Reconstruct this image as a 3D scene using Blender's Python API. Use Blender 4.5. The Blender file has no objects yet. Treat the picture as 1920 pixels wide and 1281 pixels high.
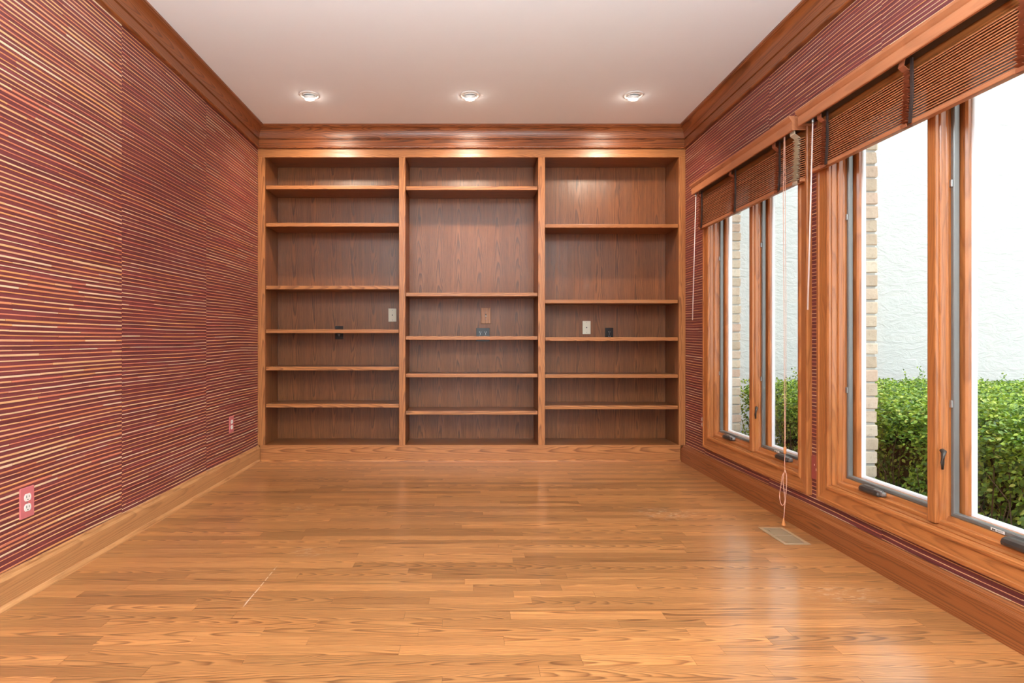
import bpy, bmesh, math, random
import numpy as np
from mathutils import Vector, Matrix, noise as mnoise

random.seed(11)
rng = np.random.default_rng(7)
SC = bpy.context.scene
COL = SC.collection

# ------------------------------------------------------------------ camera
F_PX, CX, CY, CAM_Z = 1076.0, 876.0, 638.0, 0.98
cam_d = bpy.data.cameras.new('camera')
cam_d.sensor_fit = 'HORIZONTAL'
cam_d.sensor_width = 36.0
cam_d.lens = F_PX / 1920.0 * 36.0
cam_d.shift_x = (960.0 - CX) / 1920.0
cam_d.shift_y = (CY - 640.5) / 1920.0
cam_d.clip_start = 0.05
cam = bpy.data.objects.new('camera', cam_d)
COL.objects.link(cam)
cam.location = (0, 0, CAM_Z)
cam.rotation_euler = (math.radians(90), 0, 0)
SC.camera = cam

# ------------------------------------------------------------------ world, sun, exposure
W = bpy.data.worlds.new('world')
SC.world = W
W.use_nodes = True
bg = W.node_tree.nodes['Background']
bg.inputs['Color'].default_value = (0.90, 0.96, 1.0, 1)
bg.inputs['Strength'].default_value = 3.7

sun_d = bpy.data.lights.new('sun', 'SUN')
sun_d.energy = 0.6
sun_d.angle = math.radians(6)
sun_d.color = (1.0, 0.97, 0.9)
sun = bpy.data.objects.new('sun', sun_d)
COL.objects.link(sun)
sun.rotation_euler = Vector((0.10, 0.50, -0.86)).to_track_quat('-Z', 'Y').to_euler()
sun.location = (0, -6, 12)

SC.view_settings.view_transform = 'Standard'
SC.view_settings.look = 'None'
SC.view_settings.exposure = 0.10
SC.view_settings.gamma = 1.0
SC.view_settings.use_curve_mapping = False
SC.cycles.max_bounces = 8
SC.cycles.transparent_max_bounces = 12

# ------------------------------------------------------------------ dimensions
XL, XR = -1.698, 1.77          # side walls
YF, YB = 4.65, 4.97            # bookcase face and back
YREAR = -0.9
ZC = 2.71                      # ceiling
BASE_H = 0.125

# ------------------------------------------------------------------ helpers
def lin(r, g, b):
    f = lambda c: (c/255)/12.92 if c/255 <= 0.04045 else ((c/255+0.055)/1.055)**2.4
    return (f(r), f(g), f(b), 1.0)

class NT:
    """small wrapper for writing node trees"""
    def __init__(s, name):
        s.m = bpy.data.materials.new(name)
        s.m.use_nodes = True
        s.t = s.m.node_tree
        s.b = s.t.nodes['Principled BSDF']
        s.out = s.t.nodes['Material Output']
    def n(s, typ, **kw):
        nd = s.t.nodes.new(typ)
        for k, v in kw.items():
            setattr(nd, k, v)
        return nd
    def put(s, sock, v):
        if hasattr(v, 'is_output'):
            s.t.links.new(v, sock)
        else:
            sock.default_value = v
    def math(s, op, a, b=None, c=None, clamp=False):
        nd = s.n('ShaderNodeMath', operation=op, use_clamp=clamp)
        s.put(nd.inputs[0], a)
        if b is not None: s.put(nd.inputs[1], b)
        if c is not None: s.put(nd.inputs[2], c)
        return nd.outputs[0]
    def vec(s, x, y, z):
        nd = s.n('ShaderNodeCombineXYZ')
        s.put(nd.inputs[0], x); s.put(nd.inputs[1], y); s.put(nd.inputs[2], z)
        return nd.outputs[0]
    def noise(s, v, scale=1.0, detail=2.0, rough=0.5, dist=0.0):
        nd = s.n('ShaderNodeTexNoise')
        s.put(nd.inputs['Vector'], v)
        nd.inputs['Scale'].default_value = scale
        nd.inputs['Detail'].default_value = detail
        nd.inputs['Roughness'].default_value = rough
        nd.inputs['Distortion'].default_value = dist
        return nd.outputs[0]
    def ramp(s, f, stops, interp='LINEAR'):
        nd = s.n('ShaderNodeValToRGB')
        cr = nd.color_ramp
        cr.interpolation = interp
        while len(cr.elements) < len(stops):
            cr.elements.new(0.5)
        for e, (p, c) in zip(cr.elements, stops):
            e.position = p
            e.color = c if len(c) == 4 else (*c, 1)
        s.put(nd.inputs[0], f)
        return nd.outputs[0]
    def mix(s, f, a, b, mode='MIX'):
        nd = s.n('ShaderNodeMix', data_type='RGBA', blend_type=mode)
        s.put(nd.inputs[0], f); s.put(nd.inputs[6], a); s.put(nd.inputs[7], b)
        return nd.outputs[2]
    def smooth(s, x, a, b):
        nd = s.n('ShaderNodeMapRange', interpolation_type='SMOOTHSTEP')
        s.put(nd.inputs[0], x)
        nd.inputs[1].default_value = a; nd.inputs[2].default_value = b
        return nd.outputs[0]
    def pos(s):
        g = s.n('ShaderNodeNewGeometry')
        sp = s.n('ShaderNodeSeparateXYZ')
        s.t.links.new(g.outputs['Position'], sp.inputs[0])
        return g.outputs['Position'], sp.outputs[0], sp.outputs[1], sp.outputs[2]
    def attr(s, name, out=2):
        a = s.n('ShaderNodeAttribute', attribute_name=name)
        return a.outputs[out]
    def bump(s, h, strength, dist=0.002):
        nd = s.n('ShaderNodeBump')
        nd.inputs['Strength'].default_value = strength
        nd.inputs['Distance'].default_value = dist
        s.put(nd.inputs['Height'], h)
        s.t.links.new(nd.outputs[0], s.b.inputs['Normal'])
    def done(s, col=None, rough=None, **kw):
        if col is not None: s.put(s.b.inputs['Base Color'], col)
        if rough is not None: s.put(s.b.inputs['Roughness'], rough)
        for k, v in kw.items():
            s.put(s.b.inputs[k.replace('_', ' ')], v)
        return s.m

def plain(name, col, rough=0.5, var=0.06, scale=30, **kw):
    t = NT(name)
    p, x, y, z = t.pos()
    n = t.noise(p, scale, 3)
    c = t.mix(n, tuple(v*(1-var) for v in col[:3]) + (1,), tuple(min(1, v*(1+var)) for v in col[:3]) + (1,))
    return t.done(c, rough, **kw)

def oak(name, axis, dark, mid, light, width=0.12, k=1500.0, slope=9.0, rough=0.38, ring=0.55, pore=0.5,
        vary=0.25, coat=0.0, coat_rough=0.1, bump=0.25, extra=None, spec=0.5):
    """plain-sawn oak: nested parabolic rings along the grain axis plus short dark pores"""
    t = NT(name)
    p, x, y, z = t.pos()
    along, u, v = {'x': (x, y, z), 'y': (y, x, z), 'z': (z, x, y)}[axis]
    pr = t.attr('pr')
    a2 = t.math('ADD', along, t.math('MULTIPLY', pr, 91.3))
    u2 = t.math('ADD', t.math('ADD', u, v), t.math('MULTIPLY', pr, 37.77))
    wob = t.noise(t.vec(t.math('MULTIPLY', a2, 1.7), t.math('MULTIPLY', u2, 7.0), pr), 1.0, 3, 0.55)
    wob = t.math('SUBTRACT', wob, 0.5)
    uu = t.math('ADD', u2, t.math('MULTIPLY', wob, 0.06))
    cu = t.math('SUBTRACT', t.math('FRACT', t.math('DIVIDE', uu, width)), 0.5)
    cu = t.math('MULTIPLY', cu, width)
    q = t.math('MULTIPLY', t.math('MULTIPLY', cu, cu), k)
    r2 = t.math('FRACT', t.math('MULTIPLY', pr, 13.37))
    s = t.math('MULTIPLY', t.math('SUBTRACT', r2, 0.35), slope*2)
    val = t.math('ADD', t.math('ADD', q, t.math('MULTIPLY', a2, s)), t.math('MULTIPLY', wob, 4.0))
    fr = t.math('FRACT', val)
    rg = t.ramp(fr, [(0.0, (0.1,)*3), (0.45, (0.25,)*3), (0.86, (1,)*3), (1.0, (0.1,)*3)])
    fine = t.noise(t.vec(t.math('MULTIPLY', a2, 9.0), t.math('MULTIPLY', u2, 420.0), pr), 1.0, 2, 0.6)
    fine = t.smooth(fine, 0.5, 0.72)
    streak = t.noise(t.vec(t.math('MULTIPLY', a2, 1.2), t.math('MULTIPLY', u2, 45.0), pr), 1.0, 3, 0.6)
    base = t.mix(streak, mid, light)
    c = t.mix(t.math('MULTIPLY', rg, ring), base, dark)
    c = t.mix(t.math('MULTIPLY', t.math('MULTIPLY', fine, pore), t.math('ADD', 0.45, t.math('MULTIPLY', rg, 0.55))), c, dark)
    # each board its own tone
    r3 = t.math('FRACT', t.math('MULTIPLY', pr, 7.913))
    tone = t.math('ADD', 1.0 - vary*0.62, t.math('MULTIPLY', r3, vary*1.2))
    tn = t.n('ShaderNodeVectorMath', operation='SCALE')
    t.put(tn.inputs[0], c); t.put(tn.inputs['Scale'], tone)
    c = tn.outputs[0]
    if extra:
        c = extra(t, c, x, y, z)
    t.bump(t.math('ADD', fine, rg), bump, 0.0006)
    t.b.inputs['Coat Weight'].default_value = coat
    t.b.inputs['Coat Roughness'].default_value = coat_rough
    t.b.inputs['Specular IOR Level'].default_value = spec
    return t.done(c, rough)

# ------------------------------------------------------------------ mesh helpers
def add_pr(me, val=None):
    a = me.attributes.new('pr', 'FLOAT', 'POINT')
    v = random.random() if val is None else val
    a.data.foreach_set('value', np.full(len(me.vertices), v, dtype=np.float32))

def link(name, me, mat, parent=None, pr=None, smooth=False):
    o = bpy.data.objects.new(name, me)
    COL.objects.link(o)
    if mat is not None and not me.materials:
        me.materials.append(mat)
    if 'pr' not in me.attributes:
        add_pr(me, pr)
    if smooth:
        me.polygons.foreach_set('use_smooth', [True]*len(me.polygons))
    if parent is not None:
        o.parent = parent
        o.matrix_parent_inverse = Matrix.Translation(-Vector(parent.location))
    return o

def mesh(name, verts, faces, mat, parent=None, pr=None, smooth=False):
    me = bpy.data.meshes.new(name)
    me.from_pydata([tuple(v) for v in verts], [], faces)
    me.validate()
    bm = bmesh.new(); bm.from_mesh(me)
    bmesh.ops.recalc_face_normals(bm, faces=bm.faces)
    bm.to_mesh(me); bm.free()
    return link(name, me, mat, parent, pr, smooth)

def bm_box(bm, x0, x1, y0, y1, z0, z1, bevel=0.0, seg=1, rot=None, around=None):
    r = bmesh.ops.create_cube(bm, size=1.0)
    vs = r['verts']
    for v in vs:
        v.co = Vector(((x0+x1)/2 + v.co.x*(x1-x0), (y0+y1)/2 + v.co.y*(y1-y0), (z0+z1)/2 + v.co.z*(z1-z0)))
    if bevel > 0:
        es = list({e for v in vs for e in v.link_edges})
        rb = bmesh.ops.bevel(bm, geom=es, offset=bevel, segments=seg, affect='EDGES', profile=0.6)
        vs = list({v for f in rb['faces'] for v in f.verts} | {v for v in vs if v.is_valid})
    if rot is not None:
        c = Vector(around) if around else Vector(((x0+x1)/2, (y0+y1)/2, (z0+z1)/2))
        bmesh.ops.rotate(bm, verts=vs, cent=c, matrix=rot)
    return vs

def from_bm(name, bm, mat, parent=None, pr=None, smooth=False):
    me = bpy.data.meshes.new(name)
    bm.to_mesh(me); bm.free()
    return link(name, me, mat, parent, pr, smooth)

def box(name, x0, x1, y0, y1, z0, z1, mat, parent=None, bevel=0.0015, seg=1, pr=None, rot=None):
    bm = bmesh.new()
    bm_box(bm, x0, x1, y0, y1, z0, z1, bevel, seg, rot)
    return from_bm(name, bm, mat, parent, pr)

def lathe(bm, prof, seg=32, M=None):
    """prof: list of (r, z); revolved about z, then moved by M"""
    rings = []
    for r, z in prof:
        if r < 1e-6:
            rings.append([bm.verts.new((0, 0, z))])
        else:
            rings.append([bm.verts.new((r*math.cos(2*math.pi*i/seg), r*math.sin(2*math.pi*i/seg), z)) for i in range(seg)])
    for a, b in zip(rings, rings[1:]):
        for i in range(seg):
            j = (i+1) % seg
            if len(a) == 1 and len(b) == 1: continue
            if len(a) == 1: bm.faces.new((a[0], b[j], b[i]))
            elif len(b) == 1: bm.faces.new((a[i], a[j], b[0]))
            else: bm.faces.new((a[i], a[j], b[j], b[i]))
    vs = [v for r in rings for v in r]
    if M is not None:
        bmesh.ops.transform(bm, matrix=M, verts=vs)
    return vs

def tube(bm, pts, r, seg=8):
    pts = [Vector(p) for p in pts]
    rings = []
    rr = r if isinstance(r, (list, tuple)) else [r]*len(pts)
    up = Vector((0, 0, 1))
    for i, p in enumerate(pts):
        d = (pts[min(i+1, len(pts)-1)] - pts[max(i-1, 0)]).normalized()
        a = d.cross(up)
        if a.length < 0.05: a = d.cross(Vector((1, 0, 0)))
        a.normalize(); b = d.cross(a).normalized()
        rings.append([bm.verts.new(p + rr[i]*(math.cos(2*math.pi*k/seg)*a + math.sin(2*math.pi*k/seg)*b)) for k in range(seg)])
    for s, t in zip(rings, rings[1:]):
        for k in range(seg):
            j = (k+1) % seg
            bm.faces.new((s[k], s[j], t[j], t[k]))
    bm.faces.new(rings[0][::-1]); bm.faces.new(rings[-1])
    bmesh.ops.recalc_face_normals(bm, faces=bm.faces)

def sweep(name, prof, start, end, normal, mat, parent=None, m0=0, m1=0, zbase=0.0, pr=None):
    """profile (projection, z) run from start to end in plan; m0/m1: mitre (along-shift per projection)"""
    s, e, n = Vector((*start, 0)), Vector((*end, 0)), Vector((*normal, 0))
    d = (e-s).normalized()
    V = []
    for base, m in ((s, m0), (e, m1)):
        for p, z in prof:
            V.append(base + n*p + d*(m*p) + Vector((0, 0, z+zbase)))
    N = len(prof)
    Fc = [(i, (i+1) % N, N+(i+1) % N, N+i) for i in range(N)]
    Fc += [tuple(range(N))[::-1], tuple(range(N, 2*N))]
    return mesh(name, V, Fc, mat, parent, pr)

def inset(r, a, zb=None, zt=None):
    return (r[0]+a, r[1]-a, r[2]+(a if zb is None else zb), r[3]-(a if zt is None else zt))

def ring(name, loops, mats, parent=None, split=False, pr=None):
    """rectangular frame in a wall of constant x. loops: [((y0,y1,z0,z1), x), ...]; mats: (vertical, horizontal)"""
    C = lambda r, k: [(r[0], r[2]), (r[1], r[2]), (r[1], r[3]), (r[0], r[3])][k]
    out = []
    sides = range(4)
    N = len(loops)
    if split:
        for k in sides:                       # 0 bottom, 1 far side, 2 top, 3 near side
            V, Fc = [], []
            for kk in (k, (k+1) % 4):
                for r, X in loops:
                    yy, zz = C(r, kk)
                    V.append((X, yy, zz))
            for i in range(N):
                j = (i+1) % N
                Fc.append((i, j, N+j, N+i))
            Fc += [tuple(range(N)), tuple(range(N, 2*N))]
            out.append(mesh(name, V, Fc, mats[1] if k % 2 == 0 else mats[0], parent, pr))
        return out
    V, Fc = [], []
    for r, X in loops:
        for k in sides:
            yy, zz = C(r, k); V.append((X, yy, zz))
    for i in range(N):
        j = (i+1) % N
        for k in sides:
            l = (k+1) % 4
            Fc.append((i*4+k, i*4+l, j*4+l, j*4+k))
    o = mesh(name, V, Fc, mats[0], parent, pr)
    if mats[1] is not mats[0]:
        o.data.materials.append(mats[1])
        for f in o.data.polygons:
            vs = [o.data.vertices[i].co for i in f.vertices]
            ys = max(v.y for v in vs) - min(v.y for v in vs); zs = max(v.z for v in vs) - min(v.z for v in vs)
            f.material_index = 1 if ys > zs else 0
    return o

def empty(name, loc, label=None, cat=None, group=None, kind=None):
    o = bpy.data.objects.new(name, None)
    COL.objects.link(o)
    o.location = loc
    o.empty_display_size = 0.1
    tag(o, label, cat, group, kind)
    return o

def tag(o, label=None, cat=None, group=None, kind=None):
    if label: o['label'] = label
    if cat: o['category'] = cat
    if group: o['group'] = group
    if kind: o['kind'] = kind
    return o

def struct(o, label, cat):
    return tag(o, label, cat, None, 'structure')

# ------------------------------------------------------------------ materials
def floor_wear(t, c, x, y, z):
    # one long pale scratch and scuffed patches in the varnish
    n = t.noise(t.vec(t.math('MULTIPLY', x, 30), t.math('MULTIPLY', y, 5), 0.0), 1.0, 3)
    dx = t.math('ABSOLUTE', t.math('ADD', t.math('ADD', x, 0.823), t.math('MULTIPLY', t.math('SUBTRACT', n, 0.5), 0.012)))
    line = t.math('SUBTRACT', 1.0, t.smooth(dx, 0.0012, 0.0032))
    inr = t.math('MULTIPLY', t.smooth(y, 2.10, 2.13), t.math('SUBTRACT', 1.0, t.smooth(y, 2.44, 2.50)))
    brk = t.smooth(t.noise(t.vec(3.0, t.math('MULTIPLY', y, 38), 0.0), 1.0, 2), 0.38, 0.5)
    m = t.math('MULTIPLY', t.math('MULTIPLY', line, inr), t.math('MULTIPLY', brk, 0.75))
    for (sx, sy, r, amt) in ((1.12, 3.24, 0.26, 0.8), (-0.98, 3.36, 0.16, 0.5), (-0.72, 2.66, 0.14, 0.5), (1.46, 2.22, 0.22, 0.4)):
        d = t.math('SQRT', t.math('ADD', t.math('POWER', t.math('ABSOLUTE', t.math('SUBTRACT', x, sx)), 2.0),
                                  t.math('MULTIPLY', t.math('POWER', t.math('ABSOLUTE', t.math('SUBTRACT', y, sy)), 2.0), 2.5)))
        near = t.math('SUBTRACT', 1.0, t.smooth(d, 0.0, r))
        sn = t.noise(t.vec(t.math('MULTIPLY', x, 26), t.math('MULTIPLY', y, 70), sx), 1.0, 3, 0.6)
        m = t.math('MAXIMUM', m, t.math('MULTIPLY', t.math('MULTIPLY', near, t.smooth(sn, 0.52, 0.68)), amt))
    return t.mix(m, c, lin(232, 205, 178))

M = {}
M['floor'] = oak('oak_floor', 'x', lin(86, 42, 18), lin(172, 106, 54), lin(212, 152, 94), width=0.095, k=2600, slope=11, rough=0.32,
                 ring=0.76, pore=0.8, vary=0.42, coat=1.0, coat_rough=0.17, bump=0.10, extra=floor_wear)
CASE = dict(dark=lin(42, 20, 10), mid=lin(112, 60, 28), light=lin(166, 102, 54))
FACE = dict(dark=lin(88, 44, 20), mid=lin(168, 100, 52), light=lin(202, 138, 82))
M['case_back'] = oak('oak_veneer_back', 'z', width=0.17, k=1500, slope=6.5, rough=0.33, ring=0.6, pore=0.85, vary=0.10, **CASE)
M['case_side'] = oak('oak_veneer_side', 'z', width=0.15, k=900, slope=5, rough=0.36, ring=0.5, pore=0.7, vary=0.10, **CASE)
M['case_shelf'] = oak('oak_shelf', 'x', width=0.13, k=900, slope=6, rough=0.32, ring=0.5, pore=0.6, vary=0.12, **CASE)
M['face_x'] = oak('oak_face_x', 'x', width=0.11, k=1500, slope=9, rough=0.34, ring=0.7, pore=0.55, vary=0.10, **FACE)
M['face_z'] = oak('oak_face_z', 'z', width=0.08, k=1500, slope=3.5, rough=0.34, ring=0.65, pore=0.6, vary=0.10, **FACE)
TRIM = dict(dark=lin(66, 30, 12), mid=lin(132, 68, 32), light=lin(168, 98, 52))
M['trim_x'] = oak('oak_trim_x', 'x', width=0.12, k=1400, slope=11, rough=0.32, ring=0.8, pore=0.5, vary=0.08, **TRIM)
M['trim_y'] = oak('oak_trim_y', 'y', width=0.13, k=1300, slope=9, rough=0.32, ring=0.62, pore=0.5, vary=0.08, **TRIM)
M['trim_z'] = oak('oak_trim_z', 'z', width=0.13, k=1300, slope=7, rough=0.32, ring=0.6, pore=0.5, vary=0.08, **TRIM)
BASEC = dict(dark=lin(112, 66, 34), mid=lin(178, 120, 72), light=lin(200, 146, 96))
M['base_y'] = oak('oak_baseboard_y', 'y', width=0.13, k=1200, slope=3, rough=0.36, ring=0.4, pore=0.6, vary=0.08, **BASEC)
WIN = dict(dark=lin(100, 50, 22), mid=lin(162, 92, 46), light=lin(188, 118, 64))
M['win_y'] = oak('oak_window_y', 'y', width=0.10, k=1000, slope=6, rough=0.30, ring=0.45, pore=0.45, vary=0.08, coat=0.15, **WIN)
M['win_z'] = oak('oak_window_z', 'z', width=0.10, k=1000, slope=5, rough=0.30, ring=0.45, pore=0.45, vary=0.08, coat=0.15, **WIN)
BL = dict(dark=lin(112, 62, 40), mid=lin(170, 104, 68), light=lin(190, 124, 84))
M['blind'] = oak('stained_blind_wood', 'y', width=0.09, k=800, slope=3, rough=0.42, ring=0.22, pore=0.25, vary=0.14, **BL)
M['strip_dark'] = plain('dark_brown_strip', lin(48, 30, 24), 0.8, 0.1, 200)
M['tape'] = plain('brown_ladder_tape', lin(150, 84, 52), 0.75, 0.12, 300)
M['tape_grey'] = plain('pale_ladder_tape', lin(206, 192, 168), 0.35, 0.12, 200)
M['ceiling'] = plain('ceiling_paint', lin(244, 246, 248), 0.85, 0.010, 8)
M['wall_core'] = plain('plaster', lin(120, 62, 56), 0.9, 0.05, 10)
M['rear_wall'] = plain('painted_wall', lin(226, 216, 204), 0.85, 0.02, 6)

def wallpaper(name, base_a, base_b):
    t = NT(name)
    p, x, y, z = t.pos()
    fine = t.noise(t.vec(0.0, t.math('MULTIPLY', y, 5.0), t.math('MULTIPLY', z, 330.0)), 1.0, 3, 0.6)
    reed = t.noise(t.vec(2.0, t.math('MULTIPLY', y, 2.5), t.math('MULTIPLY', z, 90.0)), 1.0, 2, 0.5)
    blot = t.noise(t.vec(5.0, t.math('MULTIPLY', y, 7.0), t.math('MULTIPLY', z, 11.0)), 1.0, 3, 0.6)
    thr = t.noise(t.vec(7.0, t.math('MULTIPLY', y, 160.0), t.math('MULTIPLY', z, 9.0)), 1.0, 2, 0.6)
    c = t.mix(t.smooth(reed, 0.3, 0.7), base_a, base_b)
    c = t.mix(t.math('MULTIPLY', t.smooth(fine, 0.55, 0.8), 0.35), c, lin(168, 92, 88))
    c = t.mix(t.math('MULTIPLY', t.smooth(blot, 0.55, 0.75), 0.35), c, lin(96, 48, 62))
    c = t.mix(t.math('MULTIPLY', t.smooth(thr, 0.58, 0.75), 0.4), c, lin(70, 30, 32))
    t.bump(t.math('ADD', fine, t.math('MULTIPLY', thr, 0.5)), 0.5, 0.0008)
    return t.done(c, 0.52)
M['paper'] = wallpaper('maroon_reed_wallpaper', lin(96, 42, 42), lin(122, 56, 56))

t = NT('golden_reed')
col = t.attr('col', 0)
p, x, y, z = t.pos()
st = t.noise(t.vec(0.0, t.math('MULTIPLY', y, 14.0), t.math('MULTIPLY', z, 500.0)), 1.0, 3)
cc = t.mix(st, col, lin(170, 96, 58))
cc = t.mix(0.65, cc, col)
M['reed'] = t.done(cc, 0.45)

# stucco: trowelled ridges as bump
t = NT('white_stucco')
p, x, y, z = t.pos()
n1 = t.noise(t.vec(t.math('MULTIPLY', x, 7.0), y, t.math('MULTIPLY', z, 15.0)), 1.0, 5, 0.65, 1.2)
n2 = t.noise(p, 14.0, 4, 0.6)
n3 = t.noise(p, 0.9, 3)
c = t.mix(n3, lin(182, 182, 178), lin(194, 194, 191))
t.bump(t.math('ADD', n1, t.math('MULTIPLY', n2, 0.3)), 0.5, 0.03)
M['stucco'] = t.done(c, 0.9)

# brick: colour per brick
t = NT('tumbled_brick')
p, x, y, z = t.pos()
pr = t.attr('pr')
c = t.ramp(pr, [(0.0, lin(178, 158, 136)), (0.35, lin(196, 178, 156)), (0.7, lin(190, 160, 140)), (1.0, lin(206, 192, 172))])
n = t.noise(p, 60, 4, 0.65)
c = t.mix(t.math('MULTIPLY', t.smooth(n, 0.5, 0.75), 0.5), c, lin(150, 134, 116))
t.bump(n, 0.6, 0.004)
M['brick'] = t.done(c, 0.9)
M['mortar'] = plain('grey_mortar', lin(168, 164, 156), 0.95, 0.1, 60)
M['soil'] = plain('dark_soil', lin(70, 52, 38), 0.95, 0.3, 12)
M['grass_ground'] = plain('paving', lin(176, 170, 158), 0.95, 0.1, 3)

t = NT('boxwood_leaf')
col = t.attr('col', 0)
t.b.inputs['Subsurface Weight'].default_value = 0.0
M['leaf'] = t.done(col, 0.38)
tr = t.n('ShaderNodeBsdfTranslucent'); t.put(tr.inputs[0], col)
mx = t.n('ShaderNodeMixShader'); mx.inputs[0].default_value = 0.28
t.t.links.new(t.b.outputs[0], mx.inputs[1]); t.t.links.new(tr.outputs[0], mx.inputs[2])
t.t.links.new(mx.outputs[0], t.out.inputs[0])
M['twig'] = plain('twig_bark', lin(96, 76, 54), 0.9, 0.2, 40)
M['hedge_core'] = plain('hedge_inner_shade', lin(44, 42, 28), 0.95, 0.3, 25)  # darkness inside the hedge, put into the colour of its core

t = NT('window_glass')
gl = t.n('ShaderNodeBsdfGlossy'); gl.inputs['Roughness'].default_value = 0.02
tp = t.n('ShaderNodeBsdfTransparent'); tp.inputs[0].default_value = (0.965, 0.98, 0.975, 1)
fz = t.n('ShaderNodeLayerWeight'); fz.inputs[0].default_value = 0.5
sm = t.noise(t.pos()[0], 6, 3)
mx = t.n('ShaderNodeMixShader')
sch = t.math('ADD', 0.03, t.math('MULTIPLY', t.math('POWER', fz.outputs['Facing'], 5.0), 0.9))
t.put(mx.inputs[0], t.math('MULTIPLY', sch, t.math('ADD', 0.7, t.math('MULTIPLY', sm, 0.2))))
t.t.links.new(tp.outputs[0], mx.inputs[1]); t.t.links.new(gl.outputs[0], mx.inputs[2])
t.t.links.new(mx.outputs[0], t.out.inputs[0])
M['glass'] = t.m

M['grey_frame'] = plain('grey_screen_frame', lin(112, 110, 106), 0.35, 0.05, 40, Metallic=0.3)
M['white_bead'] = plain('white_exterior_cladding', lin(232, 232, 234), 0.4, 0.03, 30)
M['bronze'] = plain('dark_bronze_metal', lin(74, 66, 60), 0.36, 0.12, 80, Metallic=0.5)
M['bronze_light'] = plain('worn_metal', lin(150, 148, 146), 0.3, 0.1, 80, Metallic=0.7)
M['white'] = plain('white_plastic', lin(238, 234, 226), 0.35, 0.02, 60)
M['cream'] = plain('cream_plastic', lin(226, 218, 196), 0.35, 0.03, 60)
M['black'] = plain('black_plastic', lin(26, 25, 28), 0.25, 0.1, 60)
M['slot'] = plain('dark_slot', lin(30, 26, 24), 0.6, 0.1, 60)
M['slot_steel'] = plain('steel_contacts', lin(190, 186, 180), 0.3, 0.1, 60, Metallic=0.8)
M['pink'] = plain('rose_painted_plate', lin(196, 108, 108), 0.4, 0.05, 60)
M['maroon'] = plain('maroon_painted_plate', lin(150, 66, 60), 0.42, 0.08, 60)
M['chip'] = plain('pale_paint_chip', lin(232, 206, 196), 0.6, 0.05, 60)
M['cord'] = plain('pink_beige_cord', lin(222, 170, 146), 0.7, 0.1, 200)
M['wand'] = plain('pale_wand_plastic', lin(226, 206, 200), 0.25, 0.05, 60)
M['tassel'] = plain('turned_wood_tassel', lin(196, 122, 68), 0.35, 0.12, 60)
M['register'] = plain('tan_enamel_metal', lin(172, 142, 110), 0.35, 0.05, 60, Metallic=0.25)
M['duct'] = plain('dark_duct', lin(60, 48, 38), 0.7, 0.1, 20)
M['lamp_white'] = plain('white_lamp_trim', lin(238, 234, 228), 0.4, 0.02, 40)
t = NT('glowing_lamp_face')
t.b.inputs['Emission Color'].default_value = (1.0, 0.93, 0.82, 1)
t.b.inputs['Emission Strength'].default_value = 30.0
M['lamp_glow'] = t.done((0.9, 0.9, 0.88, 1), 0.4)

# ------------------------------------------------------------------ windows: key dimensions
WZ0, WZ1, CW = 0.185, 2.115, 0.092
WINS = [(2.945, 4.26, 3.592), (1.53, 2.87, 2.195)]     # near, far outer edge of the casing, mullion centre

# ------------------------------------------------------------------ floor
floor = box('floor', XL-0.1, XR+0.14, YREAR-0.1, YB+0.05, -0.12, -0.02, M['duct'], None, 0)
struct(floor, 'strip oak floor running across the room, varnished and scuffed', 'floor')
REG = (1.517, 1.645, 2.744, 2.997)                    # floor register opening
PW = 0.0572
planks = []
rowi = 0
y = YF - 0.004
while y > YREAR:
    y0, y1 = y-PW, y
    x = XL - random.random()*0.6
    while x < XR:
        L = random.choice((0.35, 0.5, 0.65, 0.8, 1.0, 1.25))*random.uniform(0.85, 1.15)
        a, b = max(x, XL), min(x+L, XR)
        if b-a > 0.03:
            if REG[2] < (y0+y1)/2 < REG[3] and b > REG[0]+0.012 and a < REG[1]-0.012:
                if a < REG[0]-0.02: planks.append((a, REG[0]+0.012, y0, y1))
                if b > REG[1]+0.02: planks.append((REG[1]-0.012, b, y0, y1))
            else:
                planks.append((a, b, y0, y1))
        x += L
    y -= PW
    rowi += 1

def plank_geo(a, b, y0, y1, dz):
    g, c, d = 0.0003, 0.0004, 0.00005
    a, b, y0, y1 = a+g, b-g, y0+g, y1-g
    z0, z1, z2 = -0.02, -d+dz, dz
    V = [(a, y0, z0), (b, y0, z0), (b, y1, z0), (a, y1, z0), (a, y0, z1), (b, y0, z1), (b, y1, z1), (a, y1, z1),
         (a+c, y0+c, z2), (b-c, y0+c, z2), (b-c, y1-c, z2), (a+c, y1-c, z2)]
    Fc = [(8, 9, 10, 11)] + [(i, (i+1) % 4, 4+(i+1) % 4, 4+i) for i in range(4)] + [(4+i, 4+(i+1) % 4, 8+(i+1) % 4, 8+i) for i in range(4)]
    return V, Fc
vis = [q for q in planks if q[3] > 1.58]
vis.sort(key=lambda q: q[2])
own, rest = vis[:298], vis[298:] + [q for q in planks if q[3] <= 1.58]
for q in own:
    V, Fc = plank_geo(*q, random.uniform(-0.00008, 0.00008))
    me = bpy.data.meshes.new('plank'); me.from_pydata(V, [], Fc)
    link('plank', me, M['floor'], floor)
V, Fc, P = [], [], []
for q in rest:
    v, f = plank_geo(*q, random.uniform(-0.00008, 0.00008))
    Fc += [tuple(i+len(V) for i in ff) for ff in f]; V += v; P += [random.random()]*len(v)
me = bpy.data.meshes.new('distant_planks'); me.from_pydata(V, [], Fc)
a = me.attributes.new('pr', 'FLOAT', 'POINT'); a.data.foreach_set('value', np.array(P, dtype=np.float32))
tag(link('distant_planks', me, M['floor'], floor), kind='stuff')

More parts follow.
